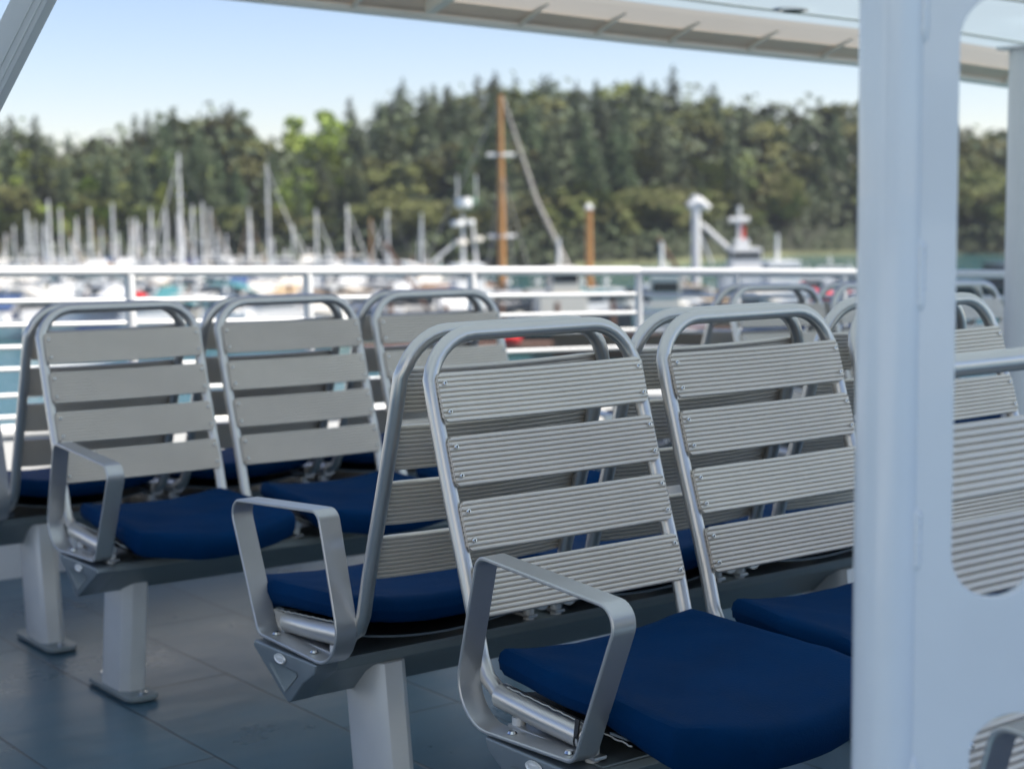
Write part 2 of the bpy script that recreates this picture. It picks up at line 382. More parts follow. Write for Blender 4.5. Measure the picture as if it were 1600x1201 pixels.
        for j in range(n+1):
            u = -1+2*j/n; z = .4795-.024*(1-u*u); vs += [(cx+u*(HW-.006), -.235, z), (cx+u*(HW-.006), -.62, z-.012)]
        mb.add(vs, [(2*a, 2*a+1, 2*a+3, 2*a+2) for a in range(n)]); mb.build('black_undersheet', M['black'], fr)  # plain black sheet just below the cushion
        for k in range(4):
            zc = .947-.1045*k; v = tv(zc)+.0138+.0055; ang = math.atan2(tv(zc-.04)-tv(zc+.04), .08)
            s = slat_mesh().build('slat', M['slat'], fr) if (ci, k) == (-1, 0) else sl0.copy()
            if (ci, k) == (-1, 0): sl0 = s
            else: COL.objects.link(s); s.parent = fr
            s.location = (cx, -v, zc); s.rotation_euler = (-ang, 0, 0)
            for su in (-1, 1):
                for ds in (-.0245, .0245):
                    if scr is None: scr = screw_mesh().build('screw', [M['chrome'], M['black']], fr); q = scr
                    else: q = scr.copy(); COL.objects.link(q); q.parent = fr
                    off = Matrix.Rotation(-ang, 3, 'X') @ Vector((su*.2145, -.0050+.0012, ds))
                    q.location = Vector((cx, -v, zc))+off; q.rotation_euler = (-ang, 0, 0)
        cu = cushion_mesh().build('seat_cushion', M['navy'], root) if ci == -1 else cu0.copy()
        if ci == -1: cu0 = cu
        else: COL.objects.link(cu); cu.parent = root
        cu.location = (cx, -.456, .505); cu.rotation_euler = (R_(3.2), 0, R_((1.2, -1.0, .6)[ci+1]))
        for sg in (-1, 1):
            mb = MB(); pts = []
            for j in range(41):
                t = j/40; pts.append((sg*(.2355+.001*math.sin(j*1.3)), .19-.30*t, -.0165-.006*t+.0008*math.sin(j*1.9)))
            mb.tube(pts, .0012, 5); mb.build('zip_tape', M['zip'], cu)
        mb = MB(); mb.prism([(-.243, .002, -.014), (-.243, .012, -.014), (-.2525, .004, -.040), (-.2525, -.004, -.040)], (.003, 0, 0)); mb.tube([(-.2525, -.003+.0055*math.cos(t), -.045+.009*math.sin(t)) for t in [k*math.pi/6 for k in range(12)]], .0016, 6, True)
        mb.build('zip_pull', M['black'], cu)
    return root

benches = []
proto = make_bench(); PT = tree_of(proto)
def place(cx, cy, face, z, sz, ry, label):
    o = proto if not benches else copy_tree(PT)
    o.location = (cx, cy, z); o.rotation_euler = (0, ry if face == 0 else -ry, 0 if face == 0 else math.pi); o.scale = (1, 1, sz)
    tag(o, label, 'bench', 'back to back rows of beam seats on the deck'); benches.append(o); return o
OFF = PITCH+HW
FY, LY = 2.405, 4.405
FX = 1.589+OFF; LX = 1.680+OFF; DX = 4.21+OFF
place(FX, FY, 0, 0, 1, 0, 'front bench facing the camera with a tilted armrest and navy cushions, beside the white pillar')
place(FX, FY, 1, 0, 1, 0, 'bench facing away right behind the front bench, its armrest at centre left')
place(LX, LY, 0, -.04, .98, R_(.5), 'blurred bench facing the camera at the left edge, behind the front pair')
place(LX, LY, 1, -.04, .98, R_(.5), 'blurred bench at the far left facing the water, back to back with its neighbour')
place(DX, LY, 0, -.07, .952, R_(1.5), 'small distant bench facing the camera seen above the front seats, left of the pillar')
place(DX, LY, 1, -.07, .952, R_(1.5), 'small distant bench facing the water seen above the front seats, left of the pillar')
place(1.47+OFF, 1.32, 0, 0, 1.025, 0, 'near bench seen only through the slot of the white pillar')

for b in benches[2:4]:                                  # these stand a little lower: shorter legs
    for c in kids(b):
        if c.name.startswith('leg'): c.location.z = .041; c.scale = (1, 1, .9)
for c in kids(benches[2]):
    if c.name.startswith('seat_cushion'): c.scale = (.95, .88, .92); c.location.y += .016
for b in (benches[1], benches[3]):                      # flatter, shorter pads on the far sides
    for c in kids(b):
        if c.name.startswith('seat_cushion'): c.scale = (1, .9, 1); c.location.y += .018
# ------------------------------------------------------------------ white pillar with slotted web plate
def pillar():
    d = 1.66; c = atd(1387, 600, d); base = Vector((c.x, c.y, 0)); k = d/FPX
    root = empty('slotted_pillar', base, 0, label='white pillar with a round pipe and a slotted plate, nearest the camera at right', cat='pillar')
    rx = Vector((RT.x, RT.y, 0)).normalized(); fwd = HF
    Z1 = 2.16
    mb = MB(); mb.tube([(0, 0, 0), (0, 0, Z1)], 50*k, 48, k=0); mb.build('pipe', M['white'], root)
    def zpx(py): return (atd(1500, py, d).z)
    pl = MB(); th = .010; y0, y1 = 30*k, 385*k
    cxh = 163*k; rh = 70*k
    def hole(zb, zt, cx, hw, rr):
        pts = []
        for a in range(0, 17): t = math.pi*a/16; pts.append((cx+hw*math.cos(t), zt-rr+rr*math.sin(t)))
        for a in range(0, 17): t = math.pi+math.pi*a/16; pts.append((cx+hw*math.cos(t), zb+rr+rr*math.sin(t)))
        return pts
    holes = [hole(zpx(930), zpx(-8), 165*k, 69*k, 72*k), hole(zpx(2100), zpx(1104), 212*k, 82*k, 72*k)]
    # plate face with holes through a curve fill
    cu = bpy.data.curves.new('web', 'CURVE'); cu.dimensions = '2D'; cu.fill_mode = 'BOTH'; cu.extrude = th/2; cu.bevel_depth = .0012; cu.bevel_resolution = 2
    def spl(pts):
        s = cu.splines.new('POLY'); s.points.add(len(pts)-1); s.use_cyclic_u = True
        for p, q in zip(s.points, pts): p.co = (q[0], q[1], 0, 1)
    spl([(y0, 0.0), (y1, 0.0), (y1, Z1), (y0, Z1)])
    for h in holes: spl(h[::-1])
    t = bpy.data.objects.new('t', cu); COL.objects.link(t); bpy.context.view_layer.update()
    me = bpy.data.meshes.new_from_object(t.evaluated_get(bpy.context.evaluated_depsgraph_get())); bpy.data.objects.remove(t)
    for v in me.vertices:
        x, z, w = v.co; v.co = rx*x - fwd*(18*k+w) + Vector((0, 0, z))
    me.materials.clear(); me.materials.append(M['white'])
    for p in me.polygons: p.use_smooth = False
    o = bpy.data.objects.new('web_plate', me); COL.objects.link(o); o.parent = root
    mb = MB(); b = rx*(415*k); mb.tube([b, b+Vector((0, 0, Z1))], 50*k, 40); mb.build('pipe', M['white'], root)
    # stitched weld beads in the corner between pipe and plate
    for py0, py1 in ((-120, 72), (370, 485), (785, 886), (1168, 1330)):
        z0, z1 = zpx(py1), zpx(py0); mb = MB(); n = 26; path, rr = [], []
        for i in range(n+1):
            t = i/n; path.append(rx*((41+.8*math.sin(i*1.7)+.5*math.sin(i*4.1))*k) - fwd*(25.5*k) + Vector((0, 0, z0+(z1-z0)*t)))
            rr.append((9.5+.9*math.sin(i*2.3))*k*(math.sin(min(1, t*9+.12)*1.57)*math.sin(min(1, (1-t)*9+.12)*1.57)))
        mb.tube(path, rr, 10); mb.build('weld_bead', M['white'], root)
    mb = MB(); mb.box((-.12, -.12, 0), (.12, .12, .015)); mb.build('base_plate', M['white'], root, bevel=.003)
    # continuous paint fillet along the pipe corner
    mb = MB(); mb.tube([rx*(42.5*k)-fwd*(22.5*k), rx*(42.5*k)-fwd*(22.5*k)+Vector((0, 0, Z1))], 3.0*k, 8); mb.build('seam', M['white'], root)
pillar()

# ------------------------------------------------------------------ unseen wall added behind the camera to bounce warm sunlight
mb = MB(); mb.box((-3.2, -9, 0), (-2.4, .6, 3.1)); bw = empty('bounce_wall', (-2.8, -4, 0), label='unseen white wall added to bounce sunlight onto the seats', cat='bounce_wall')
o = mb.build('wall', mat('bounce_wall_paint', (.80, .78, .73), .35), bw, smooth=False); o.location = (2.8, 4, 0)
mb = MB()
for i in range(5): mb.box((-2.41, -8.2+1.7*i, 1.1), (-2.385, -7.2+1.7*i, 2.0))
o = mb.build('window', mat('bounce_wall_glass', (.02, .03, .04), .05), bw, smooth=False); o.location = (2.8, 4, 0)  # dark panes invented along with the added wall

# ------------------------------------------------------------------ canopy, its post, the brace
RY = 5.63
EDGE = [(-500, -86, 3.9*1.28), (350, 0, 3.70*1.28), (700, 37, 3.70*1.28), (1000, 70.5, 3.68*1.28), (1335, 104, 3.6*1.28), (1600, 142, 3.5*1.28)]
EP = [onY(x, y, Y) for x, y, Y in EDGE]
EP = [EP[1]+(EP[1]-EP[2])*3.2]+EP[1:]+[EP[-1]+(EP[-1]-EP[-2])*.9]
def canopy():
    root = empty('canopy', EP[1].copy(), label='pale canopy roof with a gutter edge over the deck', cat='canopy'); o0 = EP[1]
    def strip(name, mt, prof, th=0, parent=root, closed=True):
        mb = MB(); n = len(prof); vs = []
        for P in EP:
            for dy, dz in prof: vs.append(P+Vector((0, dy, dz))-o0)
        fs = []
        for i in range(len(EP)-1):
            for j in range(n if closed else n-1): fs.append((i*n+j, i*n+(j+1) % n, (i+1)*n+(j+1) % n, (i+1)*n+j))
        if closed: fs += [tuple(range(n)), tuple(range((len(EP)-1)*n, len(EP)*n))[::-1]]
        mb.add(vs, fs); return mb.build(name, mt, parent, smooth=False)
    strip('fascia', M['lip'], [(.0, 0), (-.02, 0), (-.035, .006), (-.035, .022), (-.012, .03), (-.012, .12), (0, .12)])
    strip('gutter', M['gut'], [(-.036, .022), (-.06, .034), (-.12, .054), (-.12, .075), (-.036, .06)])
    strip('soffit', M['sheetw'], [(-.12, .054), (-.16, .066), (-.24, .088), (-.31, .095)], closed=False)
    strip('ceiling', M['sheet'], [(-.31, .096), (-1.35, .116), (-4.75, .16)], closed=False)
    strip('rear_edge', M['soff'], [(-4.75, .14), (-4.75, .24), (-4.79, .24), (-4.79, .14)])
    
    strip('ceiling_trim', M['soff'], [(-1.1, .110), (-1.12, .110), (-1.12, .104), (-1.1, .104)])
    strip('ceiling_trim', M['soff'], [(-.46, .097), (-.485, .097), (-.485, .093), (-.46, .093)])
    # ribs across the gutter
    for px in (545, 800, 921, 1036, 1160, 1275, 1420, 1555):
        a = None
        for (p, q) in zip(EP[1:], EP[2:]):
            # find edge position nearest to column px
            for t in [i/40 for i in range(41)]:
                e = p+(q-p)*t; d = (e-CAM).dot(HF); x = 800+FPX*((e-CAM).dot(RT))/((e-CAM).dot(_fw))
                if a is None or abs(x-px) < a[0]: a = (abs(x-px), e)
        e = a[1]-o0; mb = MB()
        mb.prism([e+Vector((-.006, -.037, .010)), e+Vector((-.006, -.13, .045)), e+Vector((-.006, -.20, .074)), e+Vector((-.006, -.12, .07)), e+Vector((-.006, -.037, .05))], (.010, 0, 0))
        mb.build('gutter_rib', M['soff'], root, smooth=False)
    # cross beam under the ceiling at upper centre
    mb = MB(); a = onY(672, 22, 4.64)-o0; b = onY(745, -8, 4.34)-o0
    b.z = a.z+.07; w = Vector((.02, 0, 0)); mb.prism([a-w, a+w, a+w+Vector((0, 0, .09)), a-w+Vector((0, 0, .09))], (b-a)*6)
    mb.build('cross_beam', M['soff'], root, smooth=False, bevel=.004)
    # downlight
    c = onY(1239, 15, 4.0)
    for _ in range(12):
        for p, q in zip(EP[1:], EP[2:]):
            if p.x <= c.x <= q.x: t = (c.x-p.x)/(q.x-p.x); e = p+(q-p)*t
        c = onZ(1239, 15, e.z+.096+.0192*(e.y-c.y-.31))
    mb = MB(); zc = c.z-.006
    mb.tube([(c.x-o0.x, c.y-o0.y, zc-o0.z), (c.x-o0.x, c.y-o0.y, zc-o0.z+.03)], .055, 28)
    dl = mb.build('downlight', M['chrome'], root)
    mb = MB(); mb.tube([(c.x-o0.x, c.y-o0.y, zc-o0.z-.003), (c.x-o0.x, c.y-o0.y, zc-o0.z+.001)], .036, 24); mb.build('lens', M['dark'], dl)
canopy()

c = atd(1602, 300, 6.1); mb = MB(); mb.tube([(0, 0, 0), (0, 0, 1.86)], .066, 32)
pr = empty('canopy_post', (c.x, c.y, deckz(c.x, c.y)), label='plain round white post holding up the canopy at the right edge', cat='post')
mb.build('pipe', M['rail'], pr)
mb = MB(); mb.box((-.11, -.11, 0), (.11, .11, .014)); mb.build('base_plate', M['rail'], pr, bevel=.003)
mb = MB(); mb.box((-.08, -.08, 1.85), (.08, .08, 1.862)); mb.build('head_plate', M['rail'], pr, bevel=.003)

a = atd(-22, 150, 2.55); b = atd(88, -70, 2.45); ax = (b-a).normalized()
br = empty('diagonal_brace', a, label='grey metal brace slanting across the top left corner', cat='brace')
sd1 = ax.cross(HF).normalized(); ft = ax.cross(sd1).normalized(); ln = (b-a).length*6; st = -ax*.6
if sd1.dot(RT) < 0: sd1 = -sd1
mb = MB(); w = .0245
mb.prism([st+sd1*-w+ft*-.02, st+sd1*w+ft*-.02, st+sd1*w+ft*.02, st+sd1*-w+ft*.02], ax*ln); mb.build('box_section', M['brace'], br, bevel=.004)
mb = MB()
for q, hw in ((.006, .0009), (.016, .0012)):
    for sg in (-1, 1): mb.prism([st+sd1*(q-hw)+ft*sg*.0195, st+sd1*(q+hw)+ft*sg*.0195, st+sd1*(q+hw)+ft*sg*.022, st+sd1*(q-hw)+ft*sg*.022], ax*ln)
mb.build('trim_line', M['leg'], br)

# ------------------------------------------------------------------ guard rail and bulwark at the deck edge
CORN = onY(998, 422, RY)
BEND = atd(1540, 426, 7.35)
def railz(X): return 1.05-.034*(X-2.07)
P0 = Vector((-3.5, RY, 0)); P1 = Vector((CORN.x, RY, 0)); P2 = Vector((BEND.x, BEND.y, 0)); P2 = P1+(P2-P1)*2.2
LV = [0, .102, .183, .258, .333, .423, .497]
def rail_seg(name, A, B, za, zb, label, posts):
    root = empty(name, (A.x, A.y, -.07), label=label, cat='railing'); o0 = Vector((A.x, A.y, -.07))
    for i, l in enumerate(LV):
        mb = MB(); p = Vector((A.x, A.y, za-l)); q = Vector((B.x, B.y, zb-l)); mb.tube([p-o0, (p+q)/2-o0, q-o0],   .0185 if i == 0 else .0088, 14)
        mb.build('top_rail' if i == 0 else 'rail', M['rail'], root)
    for t in posts:
        p = A+(B-A)*t; z = za+(zb-za)*t; mb = MB(); mb.tube([Vector((p.x, p.y, z-.012))-o0, Vector((p.x, p.y, z-.62))-o0], .019, 14); mb.build('post', M['rail'], root)
    return root
def tx(px): return (onY(px, 430, RY).x-P0.x)/(P1.x-P0.x)
rail_seg('guard_rail', P0, P1, railz(P0.x), railz(P1.x), 'white guard rail along the back edge of the deck facing the marina', [.02, .2, .38]+[tx(-110), tx(202), tx(481), tx(737), 1.0])
def tb(px):
    best = None
    for i in range(101):
        p = P1+(P2-P1)*(i/100); e = Vector((p.x, p.y, 1))-CAM; x = 800+FPX*e.dot(RT)/e.dot(_fw)
        if best is None or abs(x-px) < best[0]: best = (abs(x-px), i/100)
    return best[1]
zr = railz(P1.x)
rail_seg('guard_rail', P1, P2, zr-.004, zr-.004-.05, 'shaded white guard rail turning the corner beyond the small distant benches', [tb(1148), tb(1320), tb(1470), 1.0])
def bulwark(A, B, za, zb, label):
    o0 = Vector((A.x, A.y, -.1)); root = empty('bulwark', o0, label=label, cat='bulwark')
    d = (B-A).normalized(); nrm = Vector((-d.y, d.x, 0))
    mb = MB(); w = nrm*.02
    for s, e, t0, t1 in ((A, B, za, zb),):
        q = [s-w, s+w, e+w, e-w]; vs = [Vector((p.x, p.y, -.1))-o0 for p in q]+[Vector((q[i].x, q[i].y, (t0, t0, t1, t1)[i]))-o0 for i in range(4)]
        mb.add(vs, [(0, 3, 2, 1), (4, 5, 6, 7), (0, 1, 5, 4), (1, 2, 6, 5), (2, 3, 7, 6), (3, 0, 4, 7)])
    mb.build('plate', M['rail'], root, smooth=False)
    mb = MB(); mb.tube([Vector((A.x, A.y, za))-o0, Vector((B.x, B.y, zb))-o0], .03, 12); mb.build('capping', M['rail'], root)
    n = int((B-A).length/.75); mb = MB()
    for i in range(n):
        p = A+(B-A)*((i+.5)/n)-nrm*.02*0; zz = za+(zb-za)*(i+.5)/n
        for sg in (1,):
            a = p-nrm*.0205; b = p-nrm*.12
            mb.prism([Vector((a.x, a.y, -.08))-o0, Vector((b.x, b.y, -.08))-o0, Vector((a.x, a.y, zz-.03))-o0], d*.012)
    mb.build('stiffener', M['rail'], root, smooth=False)
bulwark(P0, P1, railz(P0.x)-.55, railz(P1.x)-.55, 'low white bulwark wall in sunlight under the back guard rail')
bulwark(P1, P2, railz(P1.x)-.55, railz(P1.x)-.60, 'low white bulwark wall in shade under the side guard rail at right')

# ------------------------------------------------------------------ water and hill
ZW = EYE-9.5
def water_mat():
    m = bpy.data.materials.new('harbour_water'); m.use_nodes = True; n = m.node_tree; b = n.nodes['Principled BSDF']; L = n.links
    b.inputs['Base Color'].default_value = (.035, .12, .13, 1); b.inputs['Roughness'].default_value = .08; b.inputs['IOR'].default_value = 1.33
    tc = n.nodes.new('ShaderNodeTexCoord'); nz = n.nodes.new('ShaderNodeTexNoise'); nz.inputs['Scale'].default_value = .9; nz.inputs['Detail'].default_value = 5
    L.new(tc.outputs['Object'], nz.inputs['Vector']); bp = n.nodes.new('ShaderNodeBump'); bp.inputs['Strength'].default_value = .7; bp.inputs['Distance'].default_value = .25
    L.new(nz.outputs['Fac'], bp.inputs['Height']); L.new(bp.outputs[0], b.inputs['Normal']); return m
mb = MB(); mb.add([(-4000, -4000, 0), (4000, -4000, 0), (4000, 4000, 0), (-4000, 4000, 0)], [(0, 1, 2, 3)])
w = mb.build('water', water_mat(), smooth=False); w.location = (0, 0, ZW); tag(w, 'blue green harbour water', 'water', kind='structure')

RX = Vector((math.sin(YAW), -math.cos(YAW), 0))
def wp(lat, d, z=0): p = RX*lat+HF*d; return Vector((p.x, p.y, z))      # lateral metres, metres ahead
PROF = [(-700, 195), (-300, 170), (0, 172), (60, 183), (100, 208), (150, 200), (200, 188), (250, 172), (290, 160), (350, 155), (395, 155), (415, 205), (432, 222), (450, 190), (500, 190), (545, 190), (575, 165), (620, 135), (650, 122), (700, 130), (760, 126), (800, 122), (850, 110), (900, 130), (950, 126), (1000, 130), (1050, 121), (1100, 136), (1140, 150), (1250, 152), (1340, 172), (1420, 185), (1500, 196), (1580, 210), (1800, 205), (2400, 190)]
def skyline(px):
    for (a, ya), (b, yb) in zip(PROF, PROF[1:]):
        if a <= px <= b: return ya+(yb-ya)*(px-a)/(b-a)
    return 195
def shore(px): return 238+8*math.sin(px*.006)+(22 if px > 1050 else 0)*min(1, (px-1050)/200 if px > 1050 else 0)
TH = 13.0
def crest_h(px): return (308-skyline(px))/FPX*300+9.5-TH*.80     # hill height above water at d=300
def hillh(lat, d):
    px = 800+FPX*lat/d; s = shore(px); t = (d-s)/(300-s)
    if t < 0: return -1.5
    top = max(1.5, crest_h(px))
    return 1.0+(top-1.0)*min(1, t)**.8 if t < 1 else top*max(.55, 1-(t-1)*.35)
mb = MB(); nl, nd = 110, 40; vs = []
for i in range(nl+1):
    px = -900+3400*i/nl
    for j in range(nd+1):
        d = 215+j*5; lat = (px-800)/FPX*d; vs.append(wp(lat, d, ZW+hillh(lat, d)+.8*noise.noise(Vector((lat*.08, d*.08, 0)))*(1 if d > shore(px)+2 else 0)))
mb.add(vs, [(i*(nd+1)+j, i*(nd+1)+j+1, (i+1)*(nd+1)+j+1, (i+1)*(nd+1)+j) for i in range(nl) for j in range(nd)])
hl = mb.build('hill', mat('hill_undergrowth', (.028, .036, .016), .9, 0, 0, 1, .5, .15)); tag(hl, 'hillside rising behind the marina', 'hill', kind='structure')

# ------------------------------------------------------------------ trees
M['fir'] = mat('fir_needles', (.060, .088, .034), .75, 0, 0, 1, .45, .8, rand=.4)
M['leaf'] = mat('broad_leaves', (.13, .145, .035), .7, 0, 0, 1, .3, .8, rand=.35)
M['lime'] = mat('spring_leaves', (.25, .33, .045), .65, 0, 0, 1, .3, .8, rand=.2)
M['bark'] = mat('bark', (.08, .06, .045), .9, 0, 0, 1, .3, 3)
for k in ('fir', 'leaf', 'lime'):
    b = M[k].node_tree.nodes['Principled BSDF']; b.inputs['Subsurface Weight'].default_value = 0
def fir(seed, h=13):
    r = random.Random(seed); root = empty('fir_tree'); mb = MB()
    mb.tube([(0, 0, -1), (0.05, 0, h*.5), (0, .03, h*.97)], [.22, .13, .02], 7); mb.build('trunk', M['bark'], root)
    mb = MB(); lean = r.uniform(-.02, .02); n = 34
    for i in range(n):
        t = i/(n-1); z = h*(.10+.90*t); R = (2.8*(1-t)**.55+.2)*r.uniform(.65, 1.15)
        m_ = max(4, int(9*(1-t)+4))
        for k in range(m_):
            a = r.uniform(0, 6.283); L = R*r.uniform(.55, 1.1); c, s = math.cos(a), math.sin(a); dr = L*r.uniform(.15, .45)
            for q in range(3):
                f0 = q/3; f1 = (q+1)/3+.1; wd = (.38-.1*q)*(.6+.6*(1-t)); z0 = z-dr*f0; z1 = z-dr*f1
                j = [r.uniform(-.12, .12) for _ in range(4)]
                mb.add([(c*L*f0-s*wd*.5, s*L*f0+c*wd*.5, z0+j[0]), (c*L*f0+s*wd*.5, s*L*f0-c*wd*.5, z0+j[1]), (c*L*f1+s*wd*.3, s*L*f1-c*wd*.3, z1-.18+j[2]), (c*L*f1-s*wd*.3, s*L*f1+c*wd*.3, z1+.1+j[3])], [(0, 1, 2, 3)])
    mb.build('crown', M['fir'], root, smooth=False); return root
def broad(seed, mt, h=9):
    r = random.Random(seed); root = empty('broadleaf_tree'); mb = MB()
    mb.tube([(0, 0, -1), (.1, 0, h*.35), (0.2, .1, h*.6)], [.24, .17, .08], 7)
    cl = [(r.gauss(0, 1.5), r.gauss(0, 1.5), h*r.uniform(.38, .9), r.uniform(.8, 1.5)) for _ in range(15)]
    for x, y, z, q in cl[:7]: mb.tube([(.1, 0, h*.33), (x*.6, y*.6, z-.8), (x, y, z)], [.11, .07, .03], 5)
    mb.build('trunk', M['bark'], root); mb = MB()
    for x, y, z, q in cl:
        for k in range(95):
            v = Vector((r.gauss(0, 1), r.gauss(0, 1), r.gauss(0, 1))).normalized()*q*r.uniform(.5, 1.05); v.z *= .75
            c = Vector((x, y, z))+v; a = Vector((r.gauss(0, 1), r.gauss(0, 1), r.gauss(0, 1))).normalized(); b = a.orthogonal().normalized()*r.uniform(.16, .3); a = a*r.uniform(.16, .34)
            mb.add([c-a, c+b, c+a, c-b], [(0, 1, 2, 3)])
    mb.build('crown', mt, root, smooth=False); return root
protos = [('fir', tree_of(fir(s)), 13) for s in (1, 2, 3, 4)]+[('leaf', tree_of(broad(s, M['leaf'])), 9) for s in (5, 6, 7)]+[('lime', tree_of(broad(s, M['lime'])), 9) for s in (8, 9)]
used = set()
def put_tree(kind, px, d, hgt, z=None):
    ch = [p for p in protos if p[0] == kind]; p = rnd.choice(ch)
    t = p[1]
    if id(t) in used: o = copy_tree(t)
    else: used.add(id(t)); o = t[0]
    lat = (px-800)/FPX*d; s = hgt/p[2]; o.location = wp(lat, d, ZW+hillh(lat, d)-.2 if z is None else z)
    wd = s*rnd.uniform(.85, 1.15)*(1.0 if kind == 'fir' else 1.15); o.scale = (wd, wd, s); o.rotation_euler = (0, 0, rnd.uniform(0, 6.28))
    if kind == 'fir': tag(o, 'dark blurred fir tree on the wooded hill behind the marina', 'fir tree', 'fir trees on the far hill')
    elif kind == 'leaf': tag(o, 'olive green leafy tree on the wooded hill behind the marina', 'leafy tree', 'olive leafy trees on the far hill')
    else: tag(o, 'bright yellow green leafy tree standing out among the dark firs', 'leafy tree', 'bright spring leafy trees on the far hill')
nf = nb = 0
for i in range(92):                                     # skyline trees, in uneven clumps
    px = -60+1740*i/91+rnd.uniform(-16, 16); d = 296+rnd.uniform(-9, 9)
    if 402 < px < 455 or 470 < px < 540: continue
    f = .86+.22*noise.noise(Vector((px*.017, 3, 0)))+rnd.uniform(-.10, .10)
    if rnd.random() < .12: f += .14
    if rnd.random() < (.5 if px > 1120 else .2): put_tree('leaf', px, d, TH*f*.86); nb += 1
    else: put_tree('fir', px, d, TH*f); nf += 1
for d, n in ((284, 48), (272, 46), (262, 44), (252, 38), (245, 20)):
    for i in range(n):
        px = -60+1720*(i+rnd.uniform(0, .9))/n
        if d < shore(px)+6 or (1240 < px < 1350 and d < shore(px)+16) or (468 < px < 548 and d > 258): continue
        right = px > 1040
        if (right and rnd.random() < .62) or rnd.random() < .16: put_tree('leaf', px, d+rnd.uniform(-5, 5), rnd.uniform(6.5, 10)); nb += 1
        elif nf < 285: put_tree('fir', px, d+rnd.uniform(-5, 5), rnd.uniform(9.5, 14.5)); nf += 1
for i in range(118):
    px = -60+1720*i/69+rnd.uniform(-10, 10) if i < 70 else rnd.uniform(870, 1640)
    if 1240 < px < 1352: continue
    put_tree('leaf', px, shore(px)+rnd.uniform(3, 15 if i > 69 else 9), rnd.uniform(3.5, 7.5)); nb += 1
for px, d, h in ((500, 290, 14), (522, 288, 13.5), (484, 284, 12), (510, 272, 11), (535, 270, 9), (478, 266, 8), (498, 258, 8), (455, 286, 8), (436, 284, 8.5), (420, 278, 7.5), (60, 270, 10), (68, 250, 7), (150, 262, 9), (160, 252, 7), (95, 248, 7), (260, 276, 9), (270, 262, 6), (330, 268, 7), (545, 262, 7), (470, 256, 8), (12, 258, 8), (988, 262, 7), (1010, 278, 7)):
    put_tree('lime', px, d, h)
# closing mass of the far wood between the separate trees
mb = MB(); r = random.Random(99)
for k in range(20000):
    px = r.uniform(-120, 1750); s = shore(px); d = s+4+(r.random()**.8)*(305-s); lat = (px-800)/FPX*d
    hmax = 11 if d > s+20 else 4; c = wp(lat, d, ZW+hillh(lat, d)+r.uniform(0, hmax)*min(1, .35+.65*r.random()))
    a = Vector((r.gauss(0, 1), r.gauss(0, 1), r.gauss(0, 1))).normalized(); b = a.orthogonal().normalized()*r.uniform(.5, .9); a = a*r.uniform(.5, 1.0)
    mb.add([c-a, c+b, c+a, c-b], [(0, 1, 2, 3)])
for k in range(5200):
    px = r.uniform(700, 1750) if k % 3 else r.uniform(-120, 700); sh = shore(px); d = sh-1+r.random()*11; lat = (px-800)/FPX*d
    if 1255 < px < 1350 and r.random() < .8: continue
    c = wp(lat, d, ZW+max(.3, hillh(lat, d))+r.uniform(0, 2.6)); q = .9+.5*noise.noise(Vector((lat*.15, 0, 0)))
    a = Vector((r.gauss(0, 1), r.gauss(0, 1), r.gauss(0, 1))).normalized(); b = a.orthogonal().normalized()*r.uniform(.35, .6)*q; a = a*r.uniform(.35, .7)*q
    mb.add([c-a, c+b, c+a, c-b], [(0, 1, 2, 3)])
wd = mb.build('far_wood', mat('far_wood_leaves', (.05, .07, .028), .8, 0, 0, 1, .5, .12), smooth=False); tag(wd, 'dense dark wood filling the hillside between the trees', 'wood', kind='stuff')

# shore strip: lawn and pale bluff at right
mb = MB()
for i in range(30):
    px = 900+ (1420-900)*i/29
mb = MB(); n = 40; vs = []
for i in range(n+1):
    px = 900+560*i/n; s = shore(px)
    for dd, hh in ((-4, -1), (-1.5, .5), (6, .9+.4*math.sin(i*1.7)), (8, .4)): lat = (px-800)/FPX*(s+dd); vs.append(wp(lat, s+dd, ZW+hh))
mb.add(vs, [(i*4+j, i*4+4+j, i*4+5+j, i*4+1+j) for i in range(n) for j in range(3)])
lw = mb.build('shore_bank', mat('grass_bank', (.11, .12, .055), .9, 0, 0, 1, .4, .3)); tag(lw, 'grassy bank along the far shore', 'bank', kind='structure')
mb = MB(); n = 16; vs = []
for i in range(n+1):
    px = 1262+90*i/n; s = shore(px)+0; t = i/n; hh = 4.4*math.sin(math.pi*min(1, .1+t))**.6*(.7+.3*noise.noise(Vector((i*.6, 0, 3))))
    for dd, f in ((0, 0), (1.2, .5), (2.4, .8), (5, 1.0), (9, .9)): lat = (px-800)/FPX*(s+dd); vs.append(wp(lat, s+dd+noise.noise(Vector((i*.9, f*3, 0))), ZW+hh*f-.2))
mb.add(vs, [(i*5+j, i*5+5+j, i*5+6+j, i*5+1+j) for i in range(n) for j in range(4)])
cl = mb.build('bluff', mat('bluff_stone', (.42, .35, .26), .9, 0, 0, 1, .35, .4)); tag(cl, 'pale rocky bluff at the foot of the wooded hill', 'bluff', kind='structure')

